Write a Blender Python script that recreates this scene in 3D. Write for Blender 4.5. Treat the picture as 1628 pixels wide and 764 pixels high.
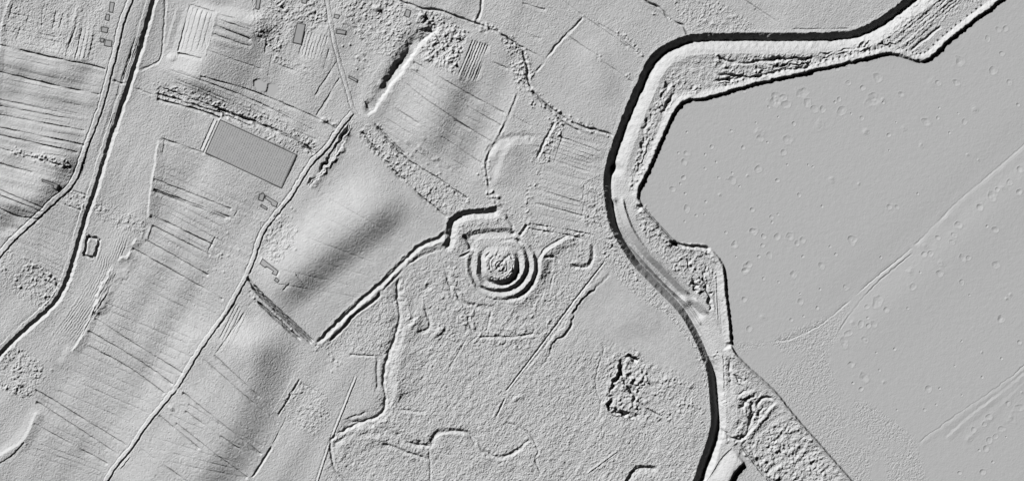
import bpy, math
import numpy as np

# ---------------------------------------------------------------- camera, sky, sun, exposure
scene = bpy.context.scene
for o in list(bpy.data.objects): bpy.data.objects.remove(o)
W, H = 1628.0, 764.0                 # the surveyed ground: 1 Blender unit = 1 metre
cam_d = bpy.data.cameras.new('camera'); cam = bpy.data.objects.new('camera', cam_d)
scene.collection.objects.link(cam); scene.camera = cam
CAMZ = 4000.0
cam.location = (0, 0, CAMZ)
cam_d.sensor_width = 36; cam_d.lens = 36*CAMZ/W; cam_d.clip_start = 10; cam_d.clip_end = 30000
SUN_EL = 30.0
world = bpy.data.worlds.new('World'); scene.world = world; world.use_nodes = True
nt = world.node_tree; nt.nodes.clear()
sky = nt.nodes.new('ShaderNodeTexSky'); sky.sky_type = 'NISHITA'; sky.sun_disc = False
sky.sun_elevation = math.radians(SUN_EL); sky.sun_rotation = math.radians(315)
sky.altitude = 30000; sky.air_density = 0.05; sky.dust_density = 0.0; sky.ozone_density = 1.0
hs = nt.nodes.new('ShaderNodeHueSaturation'); hs.inputs['Saturation'].default_value = 0.0
bg = nt.nodes.new('ShaderNodeBackground'); bg.inputs[1].default_value = 0.05
wo = nt.nodes.new('ShaderNodeOutputWorld')
nt.links.new(sky.outputs[0], hs.inputs['Color']); nt.links.new(hs.outputs[0], bg.inputs[0]); nt.links.new(bg.outputs[0], wo.inputs[0])
sd = bpy.data.lights.new('sun', 'SUN'); sd.energy = 5.0; sd.angle = math.radians(0.5); sd.color = (1, 1, 1)
sun = bpy.data.objects.new('sun', sd); scene.collection.objects.link(sun)
sun.rotation_euler = (math.radians(90-SUN_EL), 0, math.radians(-135))
scene.view_settings.view_transform = 'Standard'; scene.view_settings.look = 'None'
scene.view_settings.exposure = 2.27; scene.view_settings.gamma = 1
scene.view_settings.use_curve_mapping = False

# ---------------------------------------------------------------- materials
def material(name, col, rough=0.95, var=0.04, scale=0.08):
    m = bpy.data.materials.new(name); m.use_nodes = True
    n = m.node_tree; b = n.nodes['Principled BSDF']
    b.inputs['Roughness'].default_value = rough
    b.inputs['Specular IOR Level'].default_value = 0.05
    tx = n.nodes.new('ShaderNodeTexCoord'); no = n.nodes.new('ShaderNodeTexNoise')
    no.inputs['Scale'].default_value = scale; no.inputs['Detail'].default_value = 6
    cr = n.nodes.new('ShaderNodeValToRGB')
    lo, hi = col*(1-var), col*(1+var)
    cr.color_ramp.elements[0].position = 0.35; cr.color_ramp.elements[1].position = 0.65
    cr.color_ramp.elements[0].color = (lo, lo, lo, 1); cr.color_ramp.elements[1].color = (hi, hi, hi, 1)
    n.links.new(tx.outputs['Object'], no.inputs['Vector']); n.links.new(no.outputs['Fac'], cr.inputs[0])
    n.links.new(cr.outputs[0], b.inputs['Base Color'])
    return m
M_EARTH = material('bare_grey_earth', 0.12)
M_PLAIN = material('smooth_silt', 0.115, var=0.01)
M_ROAD = material('pale_gravel', 0.128)
M_ROOF = material('flat_grey_roof', 0.093, var=0.03)
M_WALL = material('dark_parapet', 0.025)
M_GLASS = material('matt_greenhouse_cover', 0.10, rough=0.8, var=0.03)

# ---------------------------------------------------------------- height field tools
PAD = 80
NX, NY = int(W)+2*PAD+1, int(H)+2*PAD+1
X = np.arange(NX, dtype=np.float32)-PAD
Y = np.arange(NY, dtype=np.float32)-PAD
Z = np.zeros((NY, NX), np.float32)
CLS = np.zeros((NY, NX), np.int16)
names = ['ground']; info = {'ground': None}
rng = np.random.default_rng(7)
fx = np.fft.rfftfreq(NX)[None, :]; fy = np.fft.fftfreq(NY)[:, None]

def noise(s, seed, sy=None):
    r = np.random.default_rng(seed)
    a = r.standard_normal((NY, NX)).astype(np.float32)
    sy = sy or s
    k = np.exp(-2*np.pi**2*((fx*s)**2+(fy*sy)**2))
    a = np.fft.irfft2(np.fft.rfft2(a)*k, s=(NY, NX))
    return (a/a.std()).astype(np.float32)
def blur(a, s):
    k = np.exp(-2*np.pi**2*((fx*s)**2+(fy*s)**2))
    return np.fft.irfft2(np.fft.rfft2(a)*k, s=(NY, NX)).astype(np.float32)

NW = noise(6, 1); NW2 = noise(6, 2); JIT = noise(2.2, 3); AMPN = noise(7, 4)

def pts_of(s):
    v = [float(t) for t in s.replace(',', ' ').split()]
    return np.array(v).reshape(-1, 2)
def smooth_line(p, step=3.0):
    if len(p) < 3: return p
    q = np.vstack([2*p[0]-p[1], p, 2*p[-1]-p[-2]])
    out = []
    for i in range(1, len(q)-2):
        n = max(1, int(np.hypot(*(q[i+1]-q[i]))/step))
        for t in np.arange(n)/n:
            out.append(0.5*((2*q[i])+(-q[i-1]+q[i+1])*t+(2*q[i-1]-5*q[i]+4*q[i+1]-q[i+2])*t*t+(-q[i-1]+3*q[i]-3*q[i+1]+q[i+2])*t**3))
    out.append(p[-1]); return np.array(out)
def extend(p):
    p = p.copy()
    def near(a): return a[0] < 2 or a[1] < 2 or a[0] > W-2 or a[1] > H-2
    if near(p[0]):
        d = p[0]-p[1]; p = np.vstack([p[0]+d/np.hypot(*d)*110, p])
    if near(p[-1]):
        d = p[-1]-p[-2]; p = np.vstack([p, p[-1]+d/np.hypot(*d)*110])
    return p
def dist_field(p, R):
    """signed distance (positive on the south-east / right side) and run length near a polyline"""
    x0 = max(int(p[:, 0].min()-R)+PAD, 0); x1 = min(int(p[:, 0].max()+R)+PAD+2, NX)
    y0 = max(int(p[:, 1].min()-R)+PAD, 0); y1 = min(int(p[:, 1].max()+R)+PAD+2, NY)
    if x1 <= x0 or y1 <= y0: return None
    D = np.full((y1-y0, x1-x0), 1e9, np.float32); S = np.zeros_like(D); L = np.zeros_like(D)
    run = 0.0
    for a, b in zip(p[:-1], p[1:]):
        t = b-a; ln = math.hypot(*t)
        if ln < 1e-6: continue
        t = t/ln
        i0 = max(int(min(a[0], b[0])-R)+PAD, x0); i1 = min(int(max(a[0], b[0])+R)+PAD+2, x1)
        j0 = max(int(min(a[1], b[1])-R)+PAD, y0); j1 = min(int(max(a[1], b[1])+R)+PAD+2, y1)
        if i1 > i0 and j1 > j0:
            gx = X[i0:i1][None, :]-a[0]; gy = Y[j0:j1][:, None]-a[1]
            u = gx*t[0]+gy*t[1]; v = -gx*t[1]+gy*t[0]
            uc = np.clip(u, 0, ln); d = np.hypot(u-uc, v)
            sl = (slice(j0-y0, j1-y0), slice(i0-x0, i1-x0))
            m = d < D[sl]-1e-4
            D[sl] = np.where(m, d, D[sl]); S[sl] = np.where(m, np.where(v >= 0, 1.0, -1.0), S[sl]); L[sl] = np.where(m, uc+run, L[sl])
        run += ln
    return (slice(y0, y1), slice(x0, x1)), D, S, L, run

def klass(name, mat, **kw):
    names.append(name+'#%d' % len(names)); info[names[-1]] = (mat, kw); return len(names)-1

def stroke(s, prof, cls=None, cw=None, taper=8, rough=0.0, jit=0.4, orient=True, fade=(1, 1), smooth=True, gain=None):
    """lay a cross-section [(d, h), ...] along a line on the ground"""
    p = pts_of(s) if isinstance(s, str) else s
    if orient:
        t = p[-1]-p[0]
        if (-t[1]+t[0]) < 0: p = p[::-1]       # keep the right-hand side to the south-east
    p = extend(p)
    if smooth: p = smooth_line(p)
    ds = np.array([q[0] for q in prof], float); hs_ = np.array([q[1] for q in prof], float)
    R = max(abs(ds[0]), abs(ds[-1]))+3
    r = dist_field(p, R)
    if r is None: return
    sl, D, S, L, run = r
    d = D*S+jit*JIT[sl]
    h = np.interp(d, ds, hs_, left=hs_[0], right=hs_[-1])
    env = np.clip(L/taper, 0, 1)*np.clip((run-L)/taper, 0, 1)
    env = env*env*(3-2*env)
    env = env*(fade[0]+(fade[1]-fade[0])*L/max(run, 1))
    if rough: env = env*np.clip(1+rough*AMPN[sl], 0.05, 2.2)
    if gain is not None: env = env*gain(X[sl[1]][None, :], Y[sl[0]][:, None])
    Z[sl] += np.where(D < R, h*env, 0)
    if cls is not None:
        lo, hi = cw
        dd = D*S
        CLS[sl][(dd >= lo) & (dd <= hi) & (D < R)] = cls

def ditch(s, w=1.6, dep=1.0, bright=0.0, **k):
    dep = dep*1.75 if dep < 2.1 else dep*1.25; bright = bright+.12*dep
    stroke(s, [(-w*1.5, 0), (-w*.9, -.08*dep), (w*.35, -dep), (w*.9, -.9*dep), (w*3.0, bright), (w*6, 0)], **k)
def furrow(s, dep=0.55, **k):
    dep = .25+dep*1.7
    k.setdefault('rough', 0.4); k.setdefault('jit', 0.25)
    stroke(s, [(-.8, 0), (.6, -dep), (2.2, -.5*dep), (6, 0)], taper=4, **k)
def furrows(txt, dep=0.55, **k):
    for l in txt.strip().split(';'):
        if l.strip(): furrow(l, dep, **k)
def scarp(s, h, w=3.0, back=25, **k):       # positive h: ground climbs to the south-east (bright)
    stroke(s, [(-w/2, 0), (w/2, h), (w/2+back, 0)] if h > 0 else [(-w/2-back*0, 0), (w/2, h), (w/2+back, 0)], **k)
def ridge(s, h, l, r, **k):
    n = 12
    pr = [(-l+i*l/n, h*(0.5-0.5*math.cos(math.pi*i/n))) for i in range(n)]+[(i*r/n, h*(0.5+0.5*math.cos(math.pi*i/n))) for i in range(n+1)]
    k.setdefault('taper', 60); k.setdefault('jit', 0)
    stroke(s, pr, **k)
def poly_mask(s, soft=0.0):
    p = pts_of(s) if isinstance(s, str) else s
    gx, gy = X[None, :], Y[:, None]
    x0 = max(int(p[:, 0].min())+PAD-2, 0); x1 = min(int(p[:, 0].max())+PAD+3, NX)
    y0 = max(int(p[:, 1].min())+PAD-2, 0); y1 = min(int(p[:, 1].max())+PAD+3, NY)
    m = np.zeros((NY, NX), bool); ins = np.zeros((y1-y0, x1-x0), bool)
    gx = X[x0:x1][None, :]; gy = Y[y0:y1][:, None]
    for a, b in zip(p, np.roll(p, -1, 0)):
        if a[1] == b[1]: continue
        c = ((a[1] > gy) != (b[1] > gy)) & (gx < (b[0]-a[0])*(gy-a[1])/(b[1]-a[1])+a[0])
        ins ^= c
    m[y0:y1, x0:x1] = ins
    return blur(m.astype(np.float32), soft) if soft else m

# ================================================================ THE LAND
# broad swells of the ground
ridge('396 490 440 455 492 413 560 360 655 285', 13.5, 75, 56, taper=95)
ridge('300 764 345 700 385 615 402 560 408 500', 12.5, 165, 78, taper=60)
ridge('392 590 404 560 400 520', 2.0, 30, 34, taper=30)
ridge('352 6 344 50 330 95 300 150', 14, 66, 110, taper=30)
ridge('745 60 705 130 680 200 662 262', 7, 70, 66, taper=60)
ridge('800 160 760 240 740 300', -2.5, 40, 40, taper=50)
ridge('75 640 40 700 0 736', 3.2, 22, 120, taper=25)
ridge('118 545 96 585', 1.6, 12, 70, taper=15)
ridge('210 0 160 140', 2.5, 70, 60)
ridge('0 190 130 230', 5.5, 60, 50, taper=50)
ridge('0 90 150 118', 5.0, 40, 34, taper=50)
ridge('0 330 60 300 120 220', 7, 60, 40, taper=40)
ridge('190 330 235 300 250 230', 2.0, 60, 60)
ridge('820 220 800 262 790 300', 2.6, 13, 40, taper=20)
ridge('930 225 935 260', 2, 40, 40, taper=20)
ridge('930 60 960 130 955 170', 2.0, 40, 30, taper=40)
ridge('1040 470 1010 500 1000 540', 2.0, 60, 60, taper=30)
ridge('400 20 420 60', 3, 25, 30, taper=15)
Z += 0.5*noise(22, 10)

# which ground is smooth and which is rough
edge_txt = ('1354 764 1320 725 1290.5 692 1261 658 1238 629 1220 610 1197.5 590 1171.5 565.5 1161 547 1158.5 517 1155 480 '
 '1152.5 460 1148.5 425 1137 405 1121 391 1093.5 388.5 1074 385 1062 375.5 1038.5 350 1019 328 1014 315 1015 299 1027 275 1035 258 '
 '1052 218 1066 187 1079 167 1093 158 1113 156.5 1154 146 1195 134 1251 121 1302 109 1363 95 1390.5 88.5 1411 84 1431 87 '
 '1445 92 1460 96 1479 90 1506 65 1540 37 1589.6 0')
EP = pts_of(edge_txt)
plain_poly = np.vstack([[[1460, 850]], EP, [[1700, -90], [1720, -90], [1720, 860]]]); plain_poly[0] = [1430, 860]
plain = poly_mask(plain_poly)
plainf = blur(plain.astype(np.float32), 1.0)
Z *= (1-blur(plain.astype(np.float32), 8))
c_plain = klass('flat_plain', M_PLAIN, kind='structure')
CLS[plain] = c_plain

n07, n12, n2, n35 = noise(0.55, 21), noise(1.3, 22), noise(2.1, 23), noise(3.6, 24)
N2b = noise(2.3, 25)
n09 = noise(0.95, 29)
lump = .8*np.maximum(.75*n12+.45*n09+.5*n2, -0.5)
lump2 = np.maximum(n35+0.6*n2+.2*n12, -0.3)
ROUGH = np.full((NY, NX), 1.0, np.float32)
def patch(s, fine=None, lumps=0.0, big=0.0, name=None, label=None, mat=None, soft=2.0):
    m = poly_mask(s); f = blur(m.astype(np.float32), soft)
    if fine is not None: ROUGH[:] = ROUGH*(1-f)+fine*f
    edge = np.clip(1+0.5*AMPN, 0.1, 1.6)
    if lumps: Z[:] += lumps*lump*f*edge
    if big: Z[:] += .65*big*lump2*f
    if name:
        CLS[m & (CLS == 0)] = klass(name, mat or M_EARTH, kind='stuff', label=label, cat='rough ground')
# rough marshy south with worm-like creases
south = '640 440 700 400 860 480 905 470 880 560 960 560 1120 600 1125 700 1110 850 520 850 520 690 600 655 612 590 600 570 555 560 510 552 600 480'
patch(south, fine=1.7, lumps=0.16, big=0.22, soft=6)
patch('700 390 740 330 800 320 860 360 950 370 975 400 860 560 700 540', fine=1.6, lumps=0.22, big=0.1, soft=5)
patch('962 425 1030 445 1095 520 1122 612 1050 585 990 560 925 520 912 496', fine=0.55, soft=3)
patch('575 190 760 60 820 150 790 300 745 325 690 290 570 195', fine=0.9, soft=3)
patch('480 300 565 205 712 345 700 380 630 415 500 540 410 455', fine=0.75, soft=3)
patch('845 90 925 35 1010 90 1000 160 965 210 880 175', fine=0.75, soft=3)
patch('0 70 170 110 130 240 0 240', fine=0.8)
patch('860 5 1085 55 1340 50 1440 -20 860 -20', fine=0.8)
R1 = [
 ('1152 560 1168 566 1236 634 1190 694 1172 698 1148 678', .45, .3, 'churned hollows and heaps of the levee works beside the river'),
 ('-60 -60 150 -60 160 -60 170 30 150 98 95 88 0 68 -60 60', .16, .1, 'finely scuffed garden plots in the north-west corner'),  # rough lumpy places that read as patches of their own
 ('249 129 300 143 346 161 346 180 249 158', .75, 0, 'tangled rough scrub band at the north-west end of the hedge strip'),
 ('346 161 438 190 500 224 504 250 472 243 351 184', .7, 0, 'broad rough scrub band running above the large gridded greenhouse'),
 ('436 87 500 112 509 122 502 126 435 99', .6, 0, 'narrow rough strip beside the thin road, above the striped plots'),
 ('661 15 700 20 746 51 722 119 690 110 668 92 664 50', .75, .9, 'coarse ridged thicket at the head of the sunken track'),
 ('545 0 640 0 660 20 650 55 622 92 592 82 560 50 532 36 530 5', .6, .35, 'rough garden ground behind the small houses east of the thin road'),
 ('401 0 520 0 520 40 466 60 440 86 405 60', .55, .25, 'lumpy village ground around the long grey building'),
 ('565 196 590 200 640 245 700 285 748 318 735 334 712 344 660 300 620 268 575 225', .5, .35, 'lumpy grass strip between the two diagonal hedge lines'),
 ('795 50 832 74 850 116 838 140 822 146 812 110', .65, .3, 'bushy verge beside the curving black ditch'),
 ('880 187 900 195 872 258 866 262 842 258 856 225', .7, .2, 'rough strip between two straight ditches north-east of the mound'),
 ('0 420 12 395 60 420 100 448 70 495 0 455', .65, .1, 'lumpy fallow plot between the dark canal and the curving road'),
 ('0 555 25 550 60 570 70 585 45 640 10 620 -80 600 -80 560', .7, .1, 'pitted rough ground in the far south-west below the canal'),
 ('103 310 113 302 146 314 138 336 131 336 100 322', .5, .1, 'small stippled plot squeezed between road and canal'),
 ('415 350 452 345 475 360 470 392 440 420 415 405', .35, .3, 'dimpled yard ground between the two farmsteads'),
 ('150 322 180 325 232 352 228 372 190 366 150 345', .45, 0, 'speckled strip crossing from the canal to the pale path'),
 ('965 565 1010 553 1050 590 1100 610 1105 650 1060 670 1000 668 965 650 962 600', .28, .2, 'pitted hummocky ground inside the ragged black rim'),
 ('450 635 480 605 520 625 528 665 500 690 455 668', .35, 0, 'stippled corner plot west of the thin straight line'),
 ('840 352 905 365 970 375 976 400 880 372 838 364', .55, 0, 'bushy hedge strip running from the mound to the river'),
 ('925 290 955 275 972 300 980 360 1010 430 1060 480 1120 560 1132 600 1125 620 1105 555 1060 500 1000 460 962 420 950 370 925 355', .42, 0, 'uneven verge along the west bank of the river'),
 ('1070 0 1140 0 1200 40 1205 52 1100 50 1075 28', .3, .1, 'mottled ground north of the river bend'),
 ('1175 715 1232 640 1262 664 1365 785 1240 785 1180 712', .55, .5, 'coarse churned ground south of the levee works'),
 ('1027 325 1062 378 1120 392 1140 420 1138 470 1122 478 1075 436 1035 395 1010 345 1010 322', .55, .25, 'lumpy inner shelf between river and embankment'),
 ('1490 40 1560 0 1600 -80 1510 -80 1400 60 1420 80 1460 88', .4, .1, 'furrowed strip inside the north-east embankment'),
 ('1060 120 1090 95 1140 85 1200 88 1330 84 1400 66 1400 84 1300 104 1150 138 1095 150 1070 158 1050 190 1030 240 1005 310 998 300 1020 220', .55, .5, 'broken churned shelf inside the river bend'),
]
for s, l, b, lab in R1: patch(s, fine=1.5, lumps=l, big=b, name='rough_ground', label=lab, soft=1.5)

# levee top height between river and plain edge
# ---------------------------------------------------------------- rivers, canals, ditches
RIV = ('1447 0 1404 32 1366 51 1326 57 1250 59 1154 58.5 1103 60.5 1079 67 1055 79 1035 99 1018 133 998 180 981 224 972 252 966 279 967 311 '
 '972 345 981 370 1009 414 1029 436 1052 459 1085 494 1107 532 1121 564 1130 592 1134 629 1136 673 1127 710 1116 740 1108 764')
c_river = klass('river', M_EARTH, kind='structure')
rp = pts_of(RIV)[::-1]                       # travels north-east: right-hand side is the inner bank
iu = int(np.argmin(np.hypot(rp[:, 0]-972, rp[:, 1]-252)))
stroke(rp[iu-1:], [(-12, 0), (-6.5, .5), (4.5, -10.6), (6, -10.2), (14, -4.4), (20, -1.2), (27, 1.2), (33, 0.6), (45, 0)], cls=c_river, cw=(-8, 20), taper=14, orient=False, jit=.5, smooth=True)
gl = lambda x, y: 1+1.8*np.exp(-((y-460)/72.0)**2)
stroke(rp[:iu+1], [(-12, 0), (-6.5, .4), (5, -10.6), (6.5, -10.2), (10, -6.0), (14, -4.6), (24, -2.2), (36, 0)], cls=c_river, cw=(-8, 16), taper=14, orient=False, jit=.15, gain=gl)
c_berm = klass('river_berm', M_EARTH, kind='structure')
for s in ('984 312 990 338 1002 368 1024 400 1055 431 1095 472', '1097 474 1125 503'):
    stroke(s, [(-8, 0), (-5.6, 3.0), (-4.4, 4.6), (4.5, -5.5), (6, -4.8), (24, 0)], cls=c_berm, cw=(-5.6, 5), taper=12, jit=0.1, orient=False)
stroke('1108 764 1116 740 1127 710 1136 673 1134 629 1130 592 1121 564', [(-5, 0), (1, -.8), (8, -5.5), (10, -5.2), (18, .8), (26, 0)], orient=False, jit=.6, taper=30)
stroke('998 386 1033 424 1059 452 1094 484 1116 518', [(-3, 0), (-1.8, 1.6), (.6, 3.2), (1.6, .4), (4, 0)], orient=False, jit=.1)
C1 = '243 0 224.5 65 203 136 184 190 165 250 150 301 136 339 126 373 112 424 102 451 88 477 65 500 33 528 0 560'
c_can = klass('canal', M_EARTH, kind='structure')
stroke(C1, [(-9, 0), (-6, .5), (-3, .5), (1.8, -4.0), (3.0, -3.7), (6.0, -1.2), (8.5, .7), (12, .4), (20, 0)], cls=c_can, cw=(-3.5, 7), jit=.5)
stroke(C1, [(-14, 0), (-9.5, -.5), (-8, .5), (-6, 0)], rough=.4)
c_dit = klass('ditch', M_EARTH, kind='structure')
def D(s, w=1.6, dep=1.0, bright=0.0, **k): ditch(s, w, dep, bright, cls=c_dit, cw=(-w, w), **k)
D('635 0 668 12 695 15 724 24.5 754 35 775 44', 1.5, 3.4, rough=.3)
D('775 44 799 55 819 68 836 77', 1.4, 3.0, rough=.4)
furrow('836 77 863 92', .8)
D('764.6 -1 763 17 756 34', 1.8, 1.7)
D('829 80 836 102 838 126 844.6 143', 1.8, 3.6, .3)
D('844.6 143 863 160 884 178 911 194 931 202 958.5 208 977 216', 1.6, 3.6, .6, rough=.3)
D('884 184 904 199 924.5 209', 1.3, 2.4)
D('928 25.5 904 51 884 71 870 90 850 116', 1.4, 1.2, .1, rough=.4)
D('1025 0 1048.6 12 1069 32 1086 39 1093 51 1096 60', 1.6, 4.2, rough=.4)
D('177 126 201 134', 1.4, 1.6); D('214 139 245 151', 1.2, .8); D('114 301 143 312', 1.2, 1.1); D('99 322 131 335', 1.2, 1.1)
# ditches and bank between the mound and the long field
stroke('501 545 518 528 545 501 569 479 593 459 613 441 634 420 654 400 674.5 384.6 695 378 712 366', [(-7, 0), (-3, .6), (1.5, -3.4), (3, -3), (8, 1.0), (9.5, 1.0), (13, 0)], cls=c_dit, cw=(-3, 4), rough=.15, jit=.6)
stroke('521.6 541 540 524.6 562.5 498.6 588.5 480 606 463', [(-3, .9), (-2, .9), (1.8, -2.8), (5.5, .5), (9, 0)], cls=c_dit, cw=(-2, 4), jit=.4)
stroke('606 463 632 436 655 414 688 398 704 394', [(-3, .5), (1.5, -1.3), (4, .2), (8, 0)], rough=.4)
stroke('401 453 424 476 452 502 498 545', [(-5, 0), (-4.2, 1), (-3, -7.5), (-2, -7.5), (-.2, -.5), (.4, -.5), (1.4, -6.5), (2.6, -6.5), (5, .8), (8, 0)], cls=c_dit, cw=(-5, 5), orient=False, rough=.12, jit=.3)
stroke('408 478 418 487 445 512 478 541', [(-3, 0), (-1.2, -6.5), (0, -6.5), (2.5, .6), (6, 0)], cls=c_dit, cw=(-2, 3), orient=False, rough=.2, jit=.3)
stroke('392 438 400 450 408 462', [(-3, 0), (-1, -4), (.6, -4), (3, .4), (6, 0)], orient=False, rough=.3)
D('635 441 630 458 634 500 633 510 622.7 547 611.5 576.7 608 606 611.5 629 604 655 574 669.6 533.5 688', 1.8, 1.2, .3, rough=.35)
stroke('635 441 630 458 634 500 633 510 622.7 547 611.5 576.7 608 606 611.5 629 604 655 574 669.6 533.5 688', [(-16, 0), (-6, -.9), (1, -2.0), (6, -.4), (16, 1.5), (24, 1.2), (46, 0)], taper=25, rough=.4, jit=1.5)
stroke('771 262 776 238 792 221 820 214 858 213', [(-14, 0), (-4, .3), (3, -1.5), (9, .6), (16, 1.5), (34, 0)], taper=16, jit=1.2, rough=.3)
stroke('640 520 655 505 662 485 668 465 690 450', [(-10, 0), (-3, .3), (2, -1.2), (8, .8), (20, 0)], taper=12, jit=1.5, rough=.5)
stroke('545 668 590 672 640 695 684 708 692 690 710 683 742 687 772 716 800 724 836 706', [(-14, 0), (-5, .2), (2, -1.4), (7, .6), (14, .9), (30, 0)], taper=16, jit=1.5, rough=.4)
stroke('536 742 528 720 536 700 560 690 600 686 625 700', [(-14, 0), (-4, .1), (3, -1.0), (10, 1.1), (26, 0)], taper=16, jit=1.2, rough=.4)
stroke('712 425 714 450 726 474 752 484 790 486', [(-12, 0), (-3, .6), (2, -1.6), (8, .4), (18, 0)], taper=8, jit=1.2, rough=.4, orient=False)
D('533 688 524 703 528 733 533.5 747.6 548 764', 1.6, 1.6, .3, rough=.2)
D('641 699 663.5 705 682 707', 2.2, 1.0, rough=.2)
stroke('682 708 691 688 708 682.6 741.6 686 760 699', [(-4, 0), (1, -2.2), (3, -1.8), (7, .7), (12, 0)], cls=c_dit, cw=(-3, 4))
D('760 699 775 718 797 723.5 820 714 843 695', 1.8, .9, .4)
D('802 670 839 688 854 714 850.6 733 862 755', 1.3, .8, rough=.4)
D('608 703 645 716 684 730', 2.0, 1.3, rough=.3); D('681 707 684 764', 1.4, .7)
D('545 666 585 653', 1.5, .8); D('634 649 678 654', 1.8, .8); D('756 535 790 534 820 534 852 528', 1.6, 1.0)
D('743.5 495 745 513.5 753 532', 1.6, .9); D('673 487 682 517 663.5 528', 2.0, 1.2); D('781 490 773 528', 1.2, .6)
D('741.6 536 712 588', 1.2, .5); D('552 562.5 600 565', 1.3, 1.0); D('598.5 563.6 598.5 621', 2.0, .9)
D('710 431 711 447 719 457 727 470 732 481', 1.8, 1.3); D('740 481 761 482', 1.8, 1.2); D('872 465 880 431', 1.1, .6)
D('944 387 943.5 413 932.5 424.6 905 424.6', 2.4, 1.6, .5, orient=False)
D('962 413 910 480 866 539 802 623', .95, 1.6, .3, jit=.1); D('803 630 787 664', 1.0, 1.6, .2, jit=.1)
stroke('979.6 409 960 444 924.6 475.7 911 495 909 511 899 528 877 547 873 565.5 856 584', [(-9, 0), (-6, .7), (-1.5, .7), (1.3, -.9), (4, 0)], rough=.6, jit=.8)
scarp('945 440 875 540 820 610', .8, 2.5, 10)
stroke('643 540 630 575 626 621 632 640', [(-8, -.2), (5, 3.0), (16, 2.2), (45, 0)], taper=14)
stroke('1048 740 1018 738 1003 746 990 770', [(-3, 0), (0, .4), (5, -4.2), (11, -1), (16, 0)], orient=True, taper=10)
D('956.6 543 958 560 949 587 947 617 954 640 949 666', 1.3, .5)
stroke('984.5 714 929 755', [(-3, 0), (0, .9), (1.6, -.5), (3, 0)], jit=.1)
stroke('567 595 545 650 524 703 504 764', [(-4, 0), (-1.6, -.7), (-.2, .7), (1.2, 1.0), (2.6, -.5), (4, 0)], jit=.1)
# ragged rim
rag = '1018 571 1001 563.6 986 575 984.5 591.5 977 599 968 617.5 969 636 964 640 970 651 981 656.6 999 662 1018 666'
stroke(pts_of(rag)[::-1], [(-4, 0), (-2, .9), (2, -5.0), (4, -4.4), (8, .4), (14, 0)], orient=False, jit=1.3, rough=.6)
D('1022 645 1040 654 1055 662', 1.5, 1.8, rough=.4); D('986 605 998 618 1012 640', 2.6, 2.4, rough=.9, jit=1.5); D('998 592 1004 608 1018 622', 2.2, 1.6, rough=.9, jit=1.5)

# ---------------------------------------------------------------- the embankment of the plain
Z += 1.2*blur(np.where(poly_mask('1127 764 1150 685 1180 712 1157 764'), 1, 0).astype(np.float32), 2)
c_emb = klass('embankment', M_EARTH, label='long raised embankment with sharp dark outer edge round the smooth flat plain', cat='embankment')
ep = EP.copy()
k1 = int(np.argmin(np.hypot(ep[:, 0]-1161, ep[:, 1]-547))); k2 = int(np.argmin(np.hypot(ep[:, 0]-1019, ep[:, 1]-328))); k3 = int(np.argmin(np.hypot(ep[:, 0]-1074, ep[:, 1]-385)))
stroke(ep[:k1+1], [(-16, 0), (-3.5, 6.0), (-1.6, 8.2), (-1, 8.2), (1.8, 0), (3, 0)], cls=c_emb, cw=(-4, 2), orient=False, taper=6, jit=.2)
stroke(ep[k1:k3+1], [(-11, 0), (-5, 2.6), (-1.5, 5.4), (-.5, 5.4), (3.0, 0), (5, 0)], cls=c_emb, cw=(-9, 3), orient=False, taper=6, jit=.4, gain=lambda x, y: 1-.75*np.clip((408-y)/14, 0, 1)*np.clip((1142-x)/10, 0, 1))
stroke(ep[k3:k2+1], [(-14, 0), (-3, 5.8), (-1.5, 9), (-.5, 9), (.8, 2.4), (1.8, 3.6), (3.2, 0), (5, 0)], cls=c_emb, cw=(-5, 3), orient=False, taper=6, jit=.2)
stroke(ep[k2:], [(-12, 0), (-8.5, .6), (-2, 4.6), (-.8, 4.6), (2.8, 0), (5, 0)], cls=c_emb, cw=(-10, 3), orient=False, taper=6, jit=.5)
Z += .34*lump*blur((CLS == c_emb).astype(np.float32), .8)*np.clip(X[None, :]*0+1, 0, 1)
ditch('1064 379 1075 386 1095 389.5 1120 391 1131 397', 2.3, 4.6, .5, rough=.1)
# beads of spoil and lines on the shelf inside
off = ep[k2:]
def offset(p, d):
    t = np.gradient(p, axis=0); t /= np.hypot(t[:, 0], t[:, 1])[:, None]
    return p+d*np.stack([-t[:, 1], t[:, 0]], 1)
q = smooth_line(off)
n_ = len(q)
stroke(offset(q, -15)[10:n_-60], [(-3, 0), (-1, .6), (1.4, -1.7), (4, 0)], orient=False, rough=1.1, jit=1.8, smooth=False)
stroke(offset(q, -22)[80:n_-70], [(-4, 0), (-1, .8), (2, -2.0), (5, 0)], orient=False, rough=.8, jit=2.2, smooth=False)
for s in ('1126 115 1160 118 1200 120 1240 112 1290 104', '1128 130 1150 126 1190 121 1215 117', '1127 113 1130 130', '1140 88 1160 98 1200 97 1250 90', '1215 97 1250 92 1300 92'):
    D(s, 1.8, 2.0, .5, rough=.5, jit=.9)
for t in (6, 12, 18, 25, 31):
    stroke('%d %d %d %d' % (1440-t*.2, 85-t, 1545-t*1.2, -6-t*.2), [(-3, 0), (-1, .2), (1.0, -.5), (3, 0)], rough=.6)
D('1446 80 1497 40', 1.6, 2.2)
for s in ('1062 128 1056 143 1050 160', '1074 144 1058 166 1050 185', '1096 130 1098 138 1090 142', '1030 185 1024 205 1018 240', '1040 180 1030 200'):
    D(s, 2.4, 3.2, .6, rough=.5, jit=1.2)
for s in ('1091.5 409 1097.5 428.5 1103 448 1105 468', '1119 417 1119 444 1125 472 1129 495'):
    D(s, 2.0, 3.6, .8, rough=.6, jit=1.8)
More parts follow.
